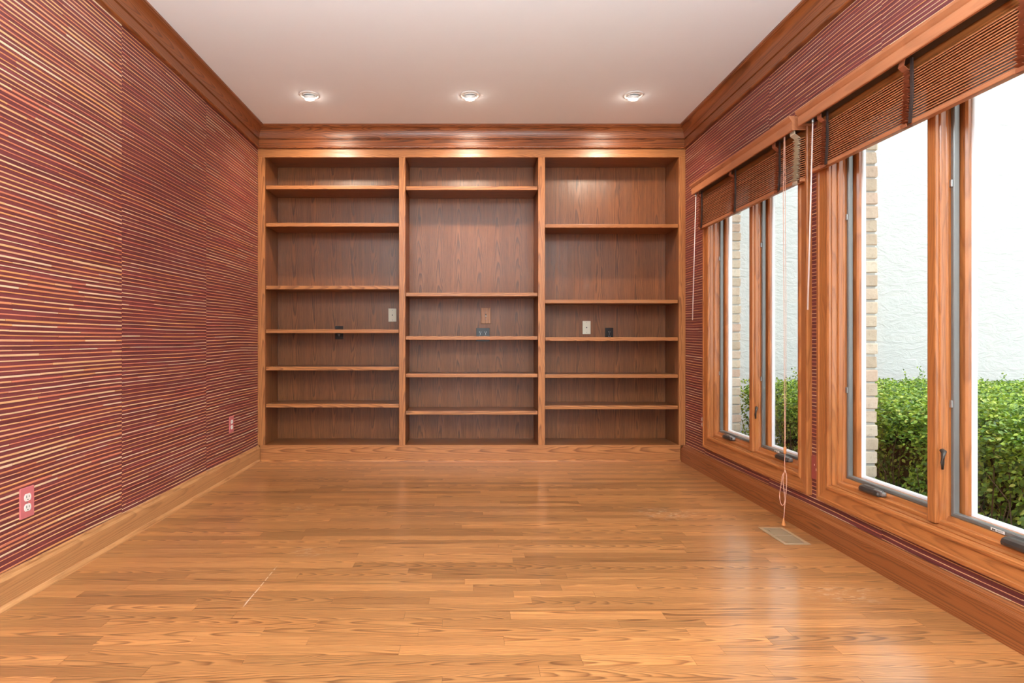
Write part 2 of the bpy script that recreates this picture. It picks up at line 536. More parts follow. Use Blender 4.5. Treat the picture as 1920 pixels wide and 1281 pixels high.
# ------------------------------------------------------------------ ceiling and walls
ceil = box('ceiling', XL-0.15, XR+0.14, YREAR-0.15, YB+0.15, ZC, ZC+0.16, M['ceiling'], None, 0)
struct(ceil, 'smooth white painted ceiling', 'ceiling')

wall_l = box('wall_left', XL-0.15, XL-0.0012, YREAR-0.15, YB+0.15, -0.12, ZC, M['wall_core'], None, 0)
struct(wall_l, 'left wall hung with maroon reed wallpaper striped with gold', 'wall')
wall_b = box('wall_back', XL, XR, YB+0.022, YB+0.15, -0.12, ZC, M['wall_core'], None, 0)
struct(wall_b, 'back wall behind the built-in bookcase', 'wall')

bm = bmesh.new()
hole = lambda w: (w[0]+0.05, w[1]-0.05, WZ0+0.05, WZ1-0.05)
X0, X1 = XR+0.0012, XR+0.135
hA, hB = hole(WINS[0]), hole(WINS[1])
for (a, b, c, d) in ((YREAR-0.15, hB[0], -0.12, ZC), (hB[1], hA[0], -0.12, ZC), (hA[1], YB+0.15, -0.12, ZC),
                     (hA[0], hA[1], -0.12, hA[2]), (hA[0], hA[1], hA[3], ZC), (hB[0], hB[1], -0.12, hB[2]), (hB[0], hB[1], hB[3], ZC)):
    bm_box(bm, X0, X1, a, b, c, d)
wall_r = from_bm('wall_right', bm, M['wall_core'])
struct(wall_r, 'right window wall hung with maroon reed wallpaper', 'wall')

# rear wall behind the photographer; its opening is added to let in fill daylight
bm = bmesh.new()
OP = (-0.75, 0.75, 2.10)
bm_box(bm, XL, OP[0], YREAR-0.15, YREAR, -0.12, ZC); bm_box(bm, OP[1], XR, YREAR-0.15, YREAR, -0.12, ZC)
bm_box(bm, OP[0], OP[1], YREAR-0.15, YREAR, OP[2], ZC)
wall_rear = from_bm('wall_rear', bm, M['rear_wall'])
struct(wall_rear, 'painted wall behind the camera with an opening added for fill daylight', 'wall')

# ------------------------------------------------------------------ wallpaper panels and reeds
REED_COLS = [lin(222, 158, 100), lin(232, 178, 124), lin(214, 140, 96), lin(238, 196, 148), lin(226, 168, 126), lin(210, 128, 96), lin(240, 206, 166)]
def panel(wall, X, sgn, y0, y1, zones, seed, hmin, hmax):
    """zones: [(ya, yb, za, zb)] rectangles of paper inside this width of paper; sgn: direction into the room"""
    R = random.Random(seed)
    bm = bmesh.new()
    for ya, yb, za, zb in zones:
        e0 = 0.0008 if abs(ya-y0) < 1e-6 else 0; e1 = 0.0008 if abs(yb-y1) < 1e-6 else 0
        xa, xb = sorted((X, X-sgn*0.0012))
        bm_box(bm, xa, xb, ya+e0, yb-e1, za, zb)
    po = from_bm('wallpaper_panel', bm, M['paper'], wall)
    V, Fc, Cc = [], [], []
    def warp(yy, zz):
        return 0.012*(mnoise.noise(Vector((yy*1.3+seed*7.3, zz*1.1, seed)))) + 0.0012*mnoise.noise(Vector((yy*5.0, zz*9.0, seed*3.1)))
    z = BASE_H + R.uniform(0.0, 0.01)
    while z < 2.56:
        pitch = R.uniform(0.0175, 0.0215)
        h0 = R.uniform(hmin, hmax)
        yy = y0 + 0.001 - R.uniform(0, 0.3)
        while yy < y1:
            L = R.uniform(0.10, 0.55)
            h = h0*R.uniform(0.8, 1.2)
            zj = z + R.uniform(-0.0006, 0.0006)
            c0 = R.choice(REED_COLS); g = R.uniform(0.86, 1.06)
            skip = False
            for ya, yb, za, zb in zones:
                if zj < za+0.004 or zj > zb-0.004 or skip: continue
                a, b = max(yy, ya+0.001), min(yy+L-0.0012, yb-0.001)
                if b-a < 0.006: continue
                n = max(1, int((b-a)/0.07))
                i0 = len(V)
                for i in range(n+1):
                    q = a+(b-a)*i/n
                    zc = zj + warp(q, zj)
                    zc = min(max(zc, za+h*0.5), zb-h*0.5)
                    for dz, dx in ((-h/2, 0), (-h/2+0.0006, 0.0014), (h/2-0.0006, 0.0014), (h/2, 0)):
                        V.append((X+sgn*dx, q, zc+dz)); Cc.append(tuple(v*g for v in c0[:3])+(1,))
                for i in range(n):
                    for k in range(3):
                        Fc.append((i0+i*4+k, i0+i*4+k+1, i0+i*4+5+k, i0+i*4+4+k))
                Fc.append((i0, i0+1, i0+2, i0+3)); e = i0+n*4; Fc.append((e, e+1, e+2, e+3))
            yy += L
        z += pitch
    me = bpy.data.meshes.new('reed_strips'); me.from_pydata(V, [], Fc)
    ca = me.color_attributes.new('col', 'FLOAT_COLOR', 'POINT')
    ca.data.foreach_set('color', np.array(Cc, dtype=np.float32).ravel())
    o = link('reed_strips', me, M['reed'], po)
    o['kind'] = 'stuff'; o['label'] = 'thin golden reed strips'
    return po

ys = [4.648, 3.734, 2.82, 1.906, 0.992, 0.078]
for i in range(5):
    near = i >= 2
    panel(wall_l, XL, 1, ys[i+1], ys[i], [(ys[i+1], ys[i], 0.10, 2.56)], 3+i, 0.0044 if near else 0.0032, 0.0078 if near else 0.0052)
ys = [4.648, 4.27, 3.36, 2.45, 1.54, 0.63]
for i in range(5):
    a, b = ys[i+1], ys[i]
    cuts = sorted({a, b} | {v for w in WINS for v in (w[0]+0.03, w[1]-0.03) if a < v < b})
    zones = []
    for p0, p1 in zip(cuts, cuts[1:]):
        mid = (p0+p1)/2
        if any(w[0]+0.03 < mid < w[1]-0.03 for w in WINS):
            zones += [(p0, p1, 0.10, WZ0+0.03), (p0, p1, WZ1-0.03, 2.56)]
        else:
            zones.append((p0, p1, 0.10, 2.56))
    panel(wall_r, XR, -1, a, b, zones, 23+i, 0.0026, 0.0046)

# ------------------------------------------------------------------ crown moulding and baseboards
crown = [(0, 2.530), (0.020, 2.530), (0.026, 2.535), (0.027, 2.541), (0.022, 2.546), (0.017, 2.550), (0.017, 2.596), (0.011, 2.598), (0.011, 2.603), (0.021, 2.606)]
for i in range(1, 9):      # cove
    a = i/8*math.pi/2
    crown.append((0.021+0.039*(1-math.cos(a)), 2.606+0.082*math.sin(a)))
crown += [(0.0625, 2.690), (0.0625, 2.694), (0.068, 2.697), (0.068, 2.7095), (0, 2.7095)]
t1 = sweep('trim_1', crown, (XL, YREAR), (XL, YF), (1, 0), M['trim_y'], None, 0, -1, pr=0.21)
struct(t1, 'oak crown moulding along the left wall', 'crown moulding')
t2 = sweep('trim_2', crown, (XL, YF), (XR, YF), (0, -1), M['trim_x'], None, 1, -1, pr=0.63)
struct(t2, 'oak crown moulding across the top of the bookcase', 'crown moulding')
t3 = sweep('trim_3', crown, (XR, YREAR), (XR, YF), (-1, 0), M['trim_y'], None, 0, -1, pr=0.47)
struct(t3, 'oak crown moulding along the right window wall', 'crown moulding')

base = [(0, 0.0), (0.020, 0.0), (0.020, 0.105), (0.016, 0.112), (0.012, 0.116), (0.010, 0.124), (0.006, 0.128), (0, 0.128)]
shoe = [(0.0, 0.0), (0.017, 0.0), (0.016, 0.007), (0.012, 0.013), (0.006, 0.018), (0.0, 0.020)]
b1 = sweep('baseboard_left', base, (XL, YREAR), (XL, YF-0.002), (1, 0), M['base_y'], None, pr=0.35)
struct(b1, 'oak baseboard along the left wall', 'baseboard')
sweep('shoe_moulding', [(p+0.02, z) for p, z in shoe], (XL, YREAR), (XL, YF-0.002), (1, 0), M['base_y'], b1, 0, -1, pr=0.75)
baser = [(0, 0.0), (0.042, 0.0), (0.040, 0.100), (0.034, 0.108), (0.026, 0.113), (0.022, 0.122), (0.012, 0.130), (0, 0.130)]
b2 = sweep('baseboard_right', baser, (XR, YREAR), (XR, YF-0.002), (-1, 0), M['trim_y'], None, pr=0.55)
struct(b2, 'oak baseboard under the windows', 'baseboard')

# ------------------------------------------------------------------ built-in bookcase
bc = empty('bookcase', ((XL+XR)/2, YF, 0), 'built-in oak wall bookcase with three bays of open shelves', 'bookcase')
S = [(XL, -1.640), (-0.553, -0.501), (0.575, 0.631), (1.716, XR)]        # stiles
Z_RAIL, Z_DECK = 2.462, 0.129
for a, b in S:
    box('stile', a+0.0005, b-0.0005, YF, YF+0.02, Z_DECK, Z_RAIL, M['face_z'], bc, 0.0015)
box('top_rail', XL+0.0005, XR-0.0005, YF, YF+0.02, Z_RAIL, 2.5295, M['face_x'], bc, 0.0015)
box('bottom_rail', XL+0.0205, XR-0.0425, YF-0.0015, YF+0.02, 0.001, Z_DECK, M['face_x'], bc, 0.0015)
sweep('shoe_moulding', [(p*0.8, z*0.62) for p, z in shoe], (XL+0.021, YF-0.0015), (XR-0.043, YF-0.0015), (0, -1), M['face_x'], bc, 1, 0)
bays = [(S[i][1], S[i+1][0]) for i in range(3)]
for a, b in S:
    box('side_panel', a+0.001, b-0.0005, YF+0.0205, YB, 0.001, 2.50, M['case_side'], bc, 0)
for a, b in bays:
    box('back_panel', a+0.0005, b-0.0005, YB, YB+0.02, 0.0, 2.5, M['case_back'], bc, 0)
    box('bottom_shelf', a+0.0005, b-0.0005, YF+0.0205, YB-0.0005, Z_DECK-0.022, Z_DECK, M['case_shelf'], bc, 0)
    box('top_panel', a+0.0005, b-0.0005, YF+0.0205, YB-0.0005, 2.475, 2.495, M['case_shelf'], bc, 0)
SH = [(351.3, 421.5, 539.3, 621.2, 691.2, 761.0), (352.9, 552.4, 634.0, 704.3, 774.2), (423.7, 565.5, 635.8, 705.5, 764.1)]
for (a, b), zs in zip(bays, SH):
    for py in zs:
        zc = CAM_Z - (py-CY)*(YF+0.018)/F_PX
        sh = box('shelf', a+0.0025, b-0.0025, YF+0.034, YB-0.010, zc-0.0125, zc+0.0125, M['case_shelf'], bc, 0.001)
        box('nosing', a+0.0025, b-0.0025, YF+0.016, YF+0.0335, zc-0.015, zc+0.0145, M['face_x'], sh, 0.003, 2)

# ------------------------------------------------------------------ recessed lights
def downlight(x, label, glow=9.0, power=42.0, yy=4.047, tilt=24):
    e = empty('recessed_light', (x, yy, ZC), label, 'ceiling light', 'eyeball lights over the bookcase')
    T = Matrix.Translation((x, yy, ZC-0.0005))
    bm = bmesh.new()
    lathe(bm, [(0.070, 0), (0.070, -0.003), (0.066, -0.006), (0.056, -0.0065), (0.053, -0.003), (0.0505, -0.001), (0.048, -0.004), (0.0475, -0.0095), (0.0445, -0.0105), (0.043, -0.006), (0.043, 0)], 40, T)
    from_bm('trim_ring', bm, M['lamp_white'], e, smooth=True)
    Rm = Matrix.Translation((x, yy+0.004, ZC-0.004)) @ Matrix.Rotation(math.radians(tilt), 4, 'X')
    bm = bmesh.new()
    lathe(bm, [(0.0, 0.006), (0.037, 0.006), (0.0385, -0.004), (0.038, -0.013), (0.0355, -0.016)], 32, Rm)
    bmesh.ops.recalc_face_normals(bm, faces=bm.faces)
    from_bm('eyeball_shell', bm, M['lamp_white'], e, smooth=True)
    bm = bmesh.new()
    lathe(bm, [(0.0355, -0.014), (0.034, -0.022), (0.029, -0.029), (0.017, -0.034), (0.0, -0.035)], 32, Rm)
    from_bm('lamp_face', bm, M['lamp_glow'], e, smooth=True)
    ld = bpy.data.lights.new('lamp', 'SPOT')
    ld.energy = power; ld.color = (1.0, 0.86, 0.68); ld.spot_size = math.radians(150); ld.spot_blend = 0.9; ld.shadow_soft_size = 0.03
    lo = bpy.data.objects.new('lamp_light', ld); COL.objects.link(lo)
    lo.location = Rm @ Vector((0, 0, -0.062))
    lo.rotation_euler = (math.radians(tilt), 0, 0)
    lo.parent = e; lo.matrix_parent_inverse = Matrix.Translation(-Vector(e.location))
downlight(-1.113, 'eyeball ceiling light nearest the left wall')
downlight(0.019, 'middle eyeball ceiling light above the centre bay')
downlight(1.173, 'eyeball ceiling light nearest the window wall')
# unseen recessed lights added in the ceiling above the camera as fill
def fill_downlight(x, yy, label, power):
    e = empty('recessed_light', (x, yy, ZC), label, 'ceiling light', 'fill lights added above the camera')
    bm = bmesh.new()
    lathe(bm, [(0.095, -0.0005), (0.095, -0.004), (0.085, -0.009), (0.075, -0.006), (0.075, -0.0005)], 40, Matrix.Translation((x, yy, ZC)))
    from_bm('trim_ring', bm, M['lamp_white'], e, smooth=True)
    bm = bmesh.new()
    lathe(bm, [(0.0745, -0.003), (0.05, -0.005), (0.0, -0.006)], 32, Matrix.Translation((x, yy, ZC)))
    from_bm('lamp_face', bm, M['lamp_glow'], e, smooth=True)
    ld = bpy.data.lights.new('lamp', 'AREA'); ld.shape = 'DISK'; ld.size = 0.15; ld.energy = power; ld.color = (1.0, 0.90, 0.78)
    lo = bpy.data.objects.new('lamp_light', ld); COL.objects.link(lo); lo.location = (x, yy, ZC-0.012)
    lo.parent = e; lo.matrix_parent_inverse = Matrix.Translation(-Vector(e.location))
for x, w in ((-1.0, 'left'), (1.0, 'right')):
    fill_downlight(x, 0.45, 'unseen round fill light added in the %s ceiling above the camera' % w, 10.0)

# unseen uplight floor lamps, added beside the camera to bounce fill off the ceiling
def fill_uplight(x, yy, label, power):
    e = empty('fill_lamp', (x, yy, 0), label, 'added fill lamp', 'fill lamps added beside the camera')
    T = Matrix.Translation((x, yy, 0))
    bm = bmesh.new(); lathe(bm, [(0.0, 0.0006), (0.14, 0.0006), (0.14, 0.012), (0.12, 0.022), (0.03, 0.030), (0.0, 0.031)], 40, T)
    from_bm('base', bm, M['bronze'], e, smooth=True)
    bm = bmesh.new(); lathe(bm, [(0.012, 0.028), (0.012, 1.70), (0.020, 1.715), (0.0, 1.716)], 20, T)
    from_bm('pole', bm, M['bronze'], e, smooth=True)
    bm = bmesh.new(); lathe(bm, [(0.0, 1.717), (0.05, 1.722), (0.12, 1.75), (0.165, 1.80), (0.168, 1.80), (0.121, 1.747), (0.05, 1.7185), (0.0, 1.7165)], 40, T)
    from_bm('bowl_shade', bm, M['lamp_white'], e, smooth=True)
    bm = bmesh.new(); lathe(bm, [(0.0, 1.757), (0.05, 1.757), (0.06, 1.750), (0.05, 1.742), (0.0, 1.742)], 24, T)
    from_bm('bulb', bm, M['lamp_glow'], e, smooth=True)
    ld = bpy.data.lights.new('lamp', 'AREA'); ld.shape = 'DISK'; ld.size = 0.26; ld.energy = power; ld.color = (0.72, 0.90, 1.0)
    lo = bpy.data.objects.new('lamp_light', ld); COL.objects.link(lo); lo.location = (x, yy, 1.80); lo.rotation_euler = (math.pi, 0, 0)
    lo.parent = e; lo.matrix_parent_inverse = Matrix.Translation(-Vector(e.location))
fill_uplight(-0.70, 0.30, 'unseen bronze uplight added as fill beside the camera to its left', 180.0)
fill_uplight(0.80, 0.30, 'unseen bronze uplight added as fill beside the camera to its right', 180.0)

# ------------------------------------------------------------------ windows
def window(name, w, label):
    y0, y1, ym = w
    e = empty(name, (XR, (y0+y1)/2, WZ0))
    struct(e, label, 'window')
    r0 = (y0, y1, WZ0, WZ1)
    WM = (M['win_z'], M['win_y'])
    X = XR
    ring('casing', [(r0, X-0.0005), (r0, X-0.022), (inset(r0, .004), X-0.026), (inset(r0, .018), X-0.026), (inset(r0, .022), X-0.022),
                    (inset(r0, .066), X-0.017), (inset(r0, .072), X-0.023), (inset(r0, .078), X-0.025), (inset(r0, .086), X-0.024),
                    (inset(r0, CW), X-0.019), (inset(r0, CW), X-0.0005)], WM, e, split=True)
    r1 = inset(r0, CW)
    ring('jamb', [(inset(r1, -0.03), X+0.0015), (inset(r1, 0.004), X-0.006), (inset(r1, 0.004), X+0.018), (inset(r1, 0.0075), X+0.020),
                  (inset(r1, 0.0075), X+0.134), (inset(r1, -0.03), X+0.134)], WM, e)
    box('mullion', X+0.004, X+0.134, ym-0.019, ym+0.019, r1[2]+0.0076, r1[3]-0.0076, M['win_z'], e, 0.004, 2)
    ops = [(ym+0.0192, r1[1]-0.0076, r1[2]+0.0077, r1[3]-0.0077), (r1[0]+0.0076, ym-0.0192, r1[2]+0.0077, r1[3]-0.0077)]
    for k, op in enumerate(ops):
        a1 = inset(op, .006, .014, .006); a2 = inset(op, .010, .032, .010)
        ring('stop', [(op, X+0.1), (op, X+0.018), (inset(op, .003, .010, .003), X+0.019), (a1, X+0.022), (a1, X+0.040), (inset(op, .008, .020, .008), X+0.042), (a2, X+0.046), (a2, X+0.1)], WM, e)
        s0 = a2
        ring('screen_frame', [(s0, X+0.074), (s0, X+0.056), (inset(s0, .003), X+0.054), (inset(s0, .013), X+0.054), (inset(s0, .016), X+0.057), (inset(s0, .016), X+0.074)],
             (M['grey_frame'],)*2, e)
        sa = empty('sash', (X+0.1, (s0[0]+s0[1])/2, s0[2])); sa.parent = e
        sa.matrix_parent_inverse = Matrix.Translation(-Vector(e.location))
        def sub(o):
            o.parent = sa; o.matrix_parent_inverse = Matrix.Translation(-Vector(sa.matrix_basis.translation))
            return o
        s1 = inset(op, .0105, .0325, .0105)
        sub(ring('sash_frame', [(s1, X+0.133), (s1, X+0.086), (inset(s1, .004), X+0.083), (inset(s1, .030, .006), X+0.083), (inset(s1, .036, .010), X+0.090), (inset(s1, .036, .010), X+0.122), (inset(s1, .010, .004), X+0.126)], WM))
        sub(ring('glazing_bead', [(inset(s1, .0362, .0102), X+0.101), (inset(s1, .040, .017), X+0.103), (inset(s1, .042, .021), X+0.107), (inset(s1, .042, .021), X+0.1185), (inset(s1, .0362, .0102), X+0.1185)], (M['white_bead'],)*2))
        g = inset(s1, .0422, .0212)
        sub(box('pane', X+0.112, X+0.116, g[0], g[1], g[2], g[3], M['glass'], None, 0))
        # crank operator on the bottom stop
        yc = (op[0]+op[1])/2 + (0.06 if k == 0 else -0.045)
        cx, cz = X+0.030, op[2]+0.0145
        bm = bmesh.new()
        pr_ = [(-0.020, 0), (-0.022, 0.010), (-0.017, 0.021), (-0.006, 0.027), (0.008, 0.028), (0.016, 0.024), (0.016, 0.0)]
        ringsv = []
        for yy, sc in ((yc-0.062, 0.72), (yc-0.056, 0.93), (yc-0.04, 1.0), (yc+0.045, 1.0), (yc+0.058, 0.94), (yc+0.063, 0.74)):
            ringsv.append([bm.verts.new((cx+p*sc, yy, cz+q*sc)) for p, q in pr_])
        for s_, t_ in zip(ringsv, ringsv[1:]):
            for i in range(len(pr_)):
                j = (i+1) % len(pr_); bm.faces.new((s_[i], s_[j], t_[j], t_[i]))
        bm.faces.new(ringsv[0]); bm.faces.new(ringsv[-1][::-1])
        bmesh.ops.recalc_face_normals(bm, faces=bm.faces)
        co = from_bm('crank_cover', bm, M['bronze'], e)
        bm = bmesh.new()
        bm_box(bm, cx-0.012, cx+0.010, yc-0.078, yc-0.060, cz+0.004, cz+0.022, 0.005, 2)
        bm_box(bm, cx-0.016, cx-0.006, yc-0.075, yc-0.03, cz+0.020, cz+0.027, 0.003, 2)
        o = from_bm('folding_handle', bm, M['bronze_light'])
        o.parent = co
        # lock lever on the far jamb side that faces the room's near end, keepers above it
        if k == 1:
            ly = ym-0.0195
            bm = bmesh.new()
            bm_box(bm, X+0.020, X+0.034, ly-0.004, ly, 0.52, 0.60, 0.0018, 1)
            lv = from_bm('lock_plate', bm, M['bronze'], e)
            bm = bmesh.new()
            tube(bm, [(X+0.027, ly-0.003, 0.562), (X+0.024, ly-0.016, 0.560), (X+0.017, ly-0.021, 0.548), (X+0.014, ly-0.021, 0.520), (X+0.017, ly-0.018, 0.494)], [0.009, 0.009, 0.007, 0.0065, 0.004], 10)
            o = from_bm('lever', bm, M['bronze'], None, smooth=True); o.parent = lv
        fy = s0[1]
        for zz in (0.74, 1.57):
            o = box('keeper', X+0.048, X+0.0535, fy-0.012, fy-0.001, zz-0.014, zz+0.014, M['bronze_light'], e, 0.0012)
        # maker's sticker on the near sash's screen frame
        if k == 1:
            sy = yc+0.115
            st = box('sticker', X+0.0531, X+0.0538, sy-0.026, sy+0.026, s0[2]+0.0032, s0[2]+0.0128, M['white'], e, 0)
            bm = bmesh.new()
            xs = X+0.0528
            zb = s0[2]+0.0045
            for (p0, p1, q0, q1) in ((0.014, 0.020, 0, .006), (0.008, 0.0125, 0, .006), (-0.020, 0.004, .005, .0058), (-0.020, 0.004, .003, .0038), (-0.014, 0.004, .001, .0018)):
                bm_box(bm, xs, xs+0.0003, sy+p0, sy+p1, zb+q0, zb+q1)
            o = from_bm('print', bm, M['slot']); o.parent = st
    # exterior brick mould
    ring('exterior_trim', [(inset(r1, -0.03), X+0.1345), (inset(r1, -0.03), X+0.165), (inset(r1, -0.012), X+0.160), (inset(r1, -0.010), X+0.1345)], (M['white_bead'],)*2, e)
    return e
window('window_1', WINS[0], 'oak casement window pair nearest the bookcase, partly under the far blind')
window('window_2', WINS[1], 'large oak casement window pair nearest the camera, partly under the near blind')

# ------------------------------------------------------------------ blinds
def blind(w, zbot, tapes, wand, label, grey_end):
    y0, y1 = w
    Xf = XR-0.052                                     # front of the slats
    e = empty('window_blind', (XR-0.03, (y0+y1)/2, 2.06), label, 'blind')
    va = [(0.0, 2.060), (0.010, 2.060), (0.012, 2.064), (0.012, 2.106), (0.016, 2.110), (0.021, 2.117), (0.026, 2.124), (0.028, 2.134), (0.0, 2.134)]
    vx = XR-0.088
    v = sweep('valance', va, (vx, y0-0.004), (vx, y1+0.010), (-1, 0), M['blind'], e)
    for yy in (y0-0.004, y1+0.002):
        box('valance_return', vx+0.0005, XR-0.0275, yy, yy+0.008, 2.062, 2.132, M['blind'], e, 0.001)
    box('headrail', XR-0.078, XR-0.028, y0+0.004, y1-0.004, 2.070, 2.115, M['bronze'], e, 0.002)
    n = 19
    pitch = (2.030-(zbot+0.016))/n
    bm = bmesh.new()
    bm_box(bm, -0.0235, 0.0235, y0+0.006, y1-0.006, -0.0023, 0.0023, 0.0010)
    sm = bpy.data.meshes.new('slat'); bm.to_mesh(sm); bm.free()
    for i in range(n):
        z = zbot+0.024+pitch*i
        mm = sm.copy()
        if 'pr' in mm.attributes: mm.attributes.remove(mm.attributes['pr'])
        ang = math.radians(-18+random.uniform(-1.5, 1.5))
        # front (room side, -x) edge hangs down
        Rm = Matrix.Translation((Xf+0.024, 0, z)) @ Matrix.Rotation(ang, 4, 'Y')
        mm.transform(Rm)
        link('slat', mm, M['blind'], e)
    box('bottom_rail', Xf+0.002, Xf+0.030, y0+0.006, y1-0.006, zbot, zbot+0.017, M['blind'], e, 0.003, 2)
    def tape(yc, mat, wd):
        V, Fc = [], []
        pts = [(XR-0.079, 2.068), (XR-0.080, 2.045)]
        m = n
        for i in range(m, -1, -1):
            z = zbot+0.010+pitch*i
            out = 0.009+0.004*math.sin(i*2.1+yc*9)+0.006*(1-i/m)
            pts += [(Xf-0.001-out, z+pitch*0.65), (Xf+0.003, z+pitch*0.15)]
        pts += [(Xf-0.012, zbot+0.006), (Xf-0.008, zbot-0.006), (Xf+0.012, zbot-0.004)]
        k = 0
        for X_, z_ in pts:
            d = 0.004*math.sin(k*1.7+yc*5) + 0.010*(1-(z_-zbot)/0.25)
            V += [(X_, yc-wd+d, z_), (X_, yc+wd+d, z_), (X_+0.0022, yc+wd+d, z_+0.0006), (X_+0.0022, yc-wd+d, z_+0.0006)]
            k += 1
        for i in range(len(pts)-1):
            a, b = i*4, i*4+4
            for j in range(4):
                l = (j+1) % 4; Fc.append((a+j, a+l, b+l, b+j))
        Fc += [(0, 1, 2, 3), tuple(len(V)-4+i for i in range(4))]
        mesh('ladder_tape', V, Fc, mat, e)
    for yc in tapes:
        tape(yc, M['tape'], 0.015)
        V = []  # narrow dark brown strip along the near side of the tape
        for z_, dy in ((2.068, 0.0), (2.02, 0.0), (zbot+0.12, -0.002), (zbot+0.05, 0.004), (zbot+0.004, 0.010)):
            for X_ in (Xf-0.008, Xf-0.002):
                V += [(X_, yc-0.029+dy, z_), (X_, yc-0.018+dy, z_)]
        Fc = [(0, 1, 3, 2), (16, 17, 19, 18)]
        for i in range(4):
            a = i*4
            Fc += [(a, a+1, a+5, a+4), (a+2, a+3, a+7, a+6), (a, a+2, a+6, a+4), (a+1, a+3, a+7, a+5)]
        mesh('dark_strip', V, Fc, M['strip_dark'], e)
    if grey_end: tape(grey_end, M['tape_grey'], 0.022)
    # tilt wand
    (ya, za), (yb, zb) = wand
    bm = bmesh.new()
    tube(bm, [(Xf-0.026, ya, za), (Xf-0.028, (ya+yb)/2, (za+zb)/2), (Xf-0.030, yb, zb)], [0.0032, 0.0036, 0.0040], 8)
    wo = from_bm('tilt_wand', bm, M['wand'], e, smooth=True)
    bm = bmesh.new()
    lathe(bm, [(0.0, 0.016), (0.005, 0.015), (0.0065, 0.008), (0.0065, -0.004), (0.0045, -0.010), (0.0, -0.011)], 12, Matrix.Translation((Xf-0.026, ya, za)))
    o = from_bm('wand_clip', bm, M['bronze_light'], None, smooth=True); o.parent = wo
    return e
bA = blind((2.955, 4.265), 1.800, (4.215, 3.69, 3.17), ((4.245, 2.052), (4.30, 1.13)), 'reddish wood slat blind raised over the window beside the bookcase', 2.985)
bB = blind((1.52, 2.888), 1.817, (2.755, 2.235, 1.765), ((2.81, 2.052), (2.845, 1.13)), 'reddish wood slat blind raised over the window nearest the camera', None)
# lift cord with connector, looped knot and tassel, hanging from the far blind
cx = 1.690
bm = bmesh.new()
tube(bm, [(cx, 3.06, 2.062), (cx-0.004, 3.062, 1.75), (cx-0.002, 3.058, 1.2), (cx-0.001, 3.056, 0.7), (cx, 3.053, 0.405)], 0.0016, 6)
tube(bm, [(cx, 3.052, 2.062), (cx, 3.050, 1.75), (cx+0.002, 3.046, 1.2), (cx+0.003, 3.048, 0.7), (cx, 3.051, 0.405)], 0.0013, 6)
tube(bm, [(cx, 3.052, 0.385), (cx-0.002, 3.051, 0.33), (cx-0.001, 3.050, 0.283)], 0.0017, 6)
loop = [(cx-0.001, 3.050, 0.283), (cx-0.004, 3.070, 0.255), (cx-0.004, 3.083, 0.20), (cx-0.006, 3.092, 0.155), (cx-0.008, 3.086, 0.118), (cx-0.008, 3.068, 0.098),
        (cx-0.007, 3.050, 0.108), (cx-0.006, 3.043, 0.14), (cx-0.006, 3.050, 0.175), (cx-0.005, 3.062, 0.23), (cx-0.002, 3.058, 0.27), (cx-0.001, 3.047, 0.28),
        (cx-0.002, 3.034, 0.262), (cx-0.005, 3.030, 0.20), (cx-0.012, 3.030, 0.12), (cx-0.022, 3.022, 0.05), (cx-0.026, 3.018, 0.032)]
fine = []
for i in range(len(loop)-1):
    P = [Vector(loop[max(0, i-1)]), Vector(loop[i]), Vector(loop[i+1]), Vector(loop[min(len(loop)-1, i+2)])]
    for s in range(5):
        u = s/5
        fine.append(0.5*((2*P[1])+(-P[0]+P[2])*u+(2*P[0]-5*P[1]+4*P[2]-P[3])*u*u+(-P[0]+3*P[1]-3*P[2]+P[3])*u**3))
fine.append(Vector(loop[-1]))
tube(bm, fine, 0.0017, 6)
bmesh.ops.create_icosphere(bm, subdivisions=2, radius=0.0045, matrix=Matrix.Translation((cx-0.001, 3.050, 0.283)))
cord = from_bm('lift_cord', bm, M['cord'], bA)
bm = bmesh.new()
lathe(bm, [(0.0, 0.020), (0.006, 0.020), (0.0075, 0.014), (0.0062, 0.0), (0.0075, -0.012), (0.006, -0.018), (0.0, -0.018)], 14, Matrix.Translation((cx, 3.052, 0.393)))
o = from_bm('cord_connector', bm, M['tassel'], None, smooth=True); o.parent = cord
bm = bmesh.new()
lathe(bm, [(0.0, 0.038), (0.0035, 0.037), (0.004, 0.028), (0.0065, 0.016), (0.010, 0.004), (0.0105, 0.0), (0.009, -0.003), (0.0, -0.003)], 16, Matrix.Translation((cx-0.027, 3.016, 0.0065)))
o = from_bm('tassel', bm, M['tassel'], None, smooth=True); o.parent = cord

# ------------------------------------------------------------------ outlets, switches and plates
def plate_mesh(name, w, h, t, mat, parent, T, bev=0.0022):
    bm = bmesh.new()
    bm_box(bm, -w/2, w/2, -t, 0, -h/2, h/2, bev, 2)
    bmesh.ops.transform(bm, matrix=T, verts=bm.verts)
    return from_bm(name, bm, mat, parent)

def lp(name, mat, parent, T, parts):
    bm = bmesh.new()
    for p in parts:
        if p[0] == 'b': bm_box(bm, *p[1:7], p[7] if len(p) > 7 else 0)
        else:
            r, y0, y1, x, z = p[1:6]
            bmesh.ops.create_cone(bm, cap_ends=True, segments=18, radius1=r, radius2=r, depth=abs(y1-y0),
                                  matrix=Matrix.Translation((x, (y0+y1)/2, z)) @ Matrix.Rotation(math.pi/2, 4, 'X'))
    bmesh.ops.transform(bm, matrix=T, verts=bm.verts)
    o = from_bm(name, bm, mat)
    if parent is not None:
        o.parent = parent
        if parent.type == 'EMPTY':
            o.matrix_parent_inverse = Matrix.Translation(-Vector(parent.location))
    return o

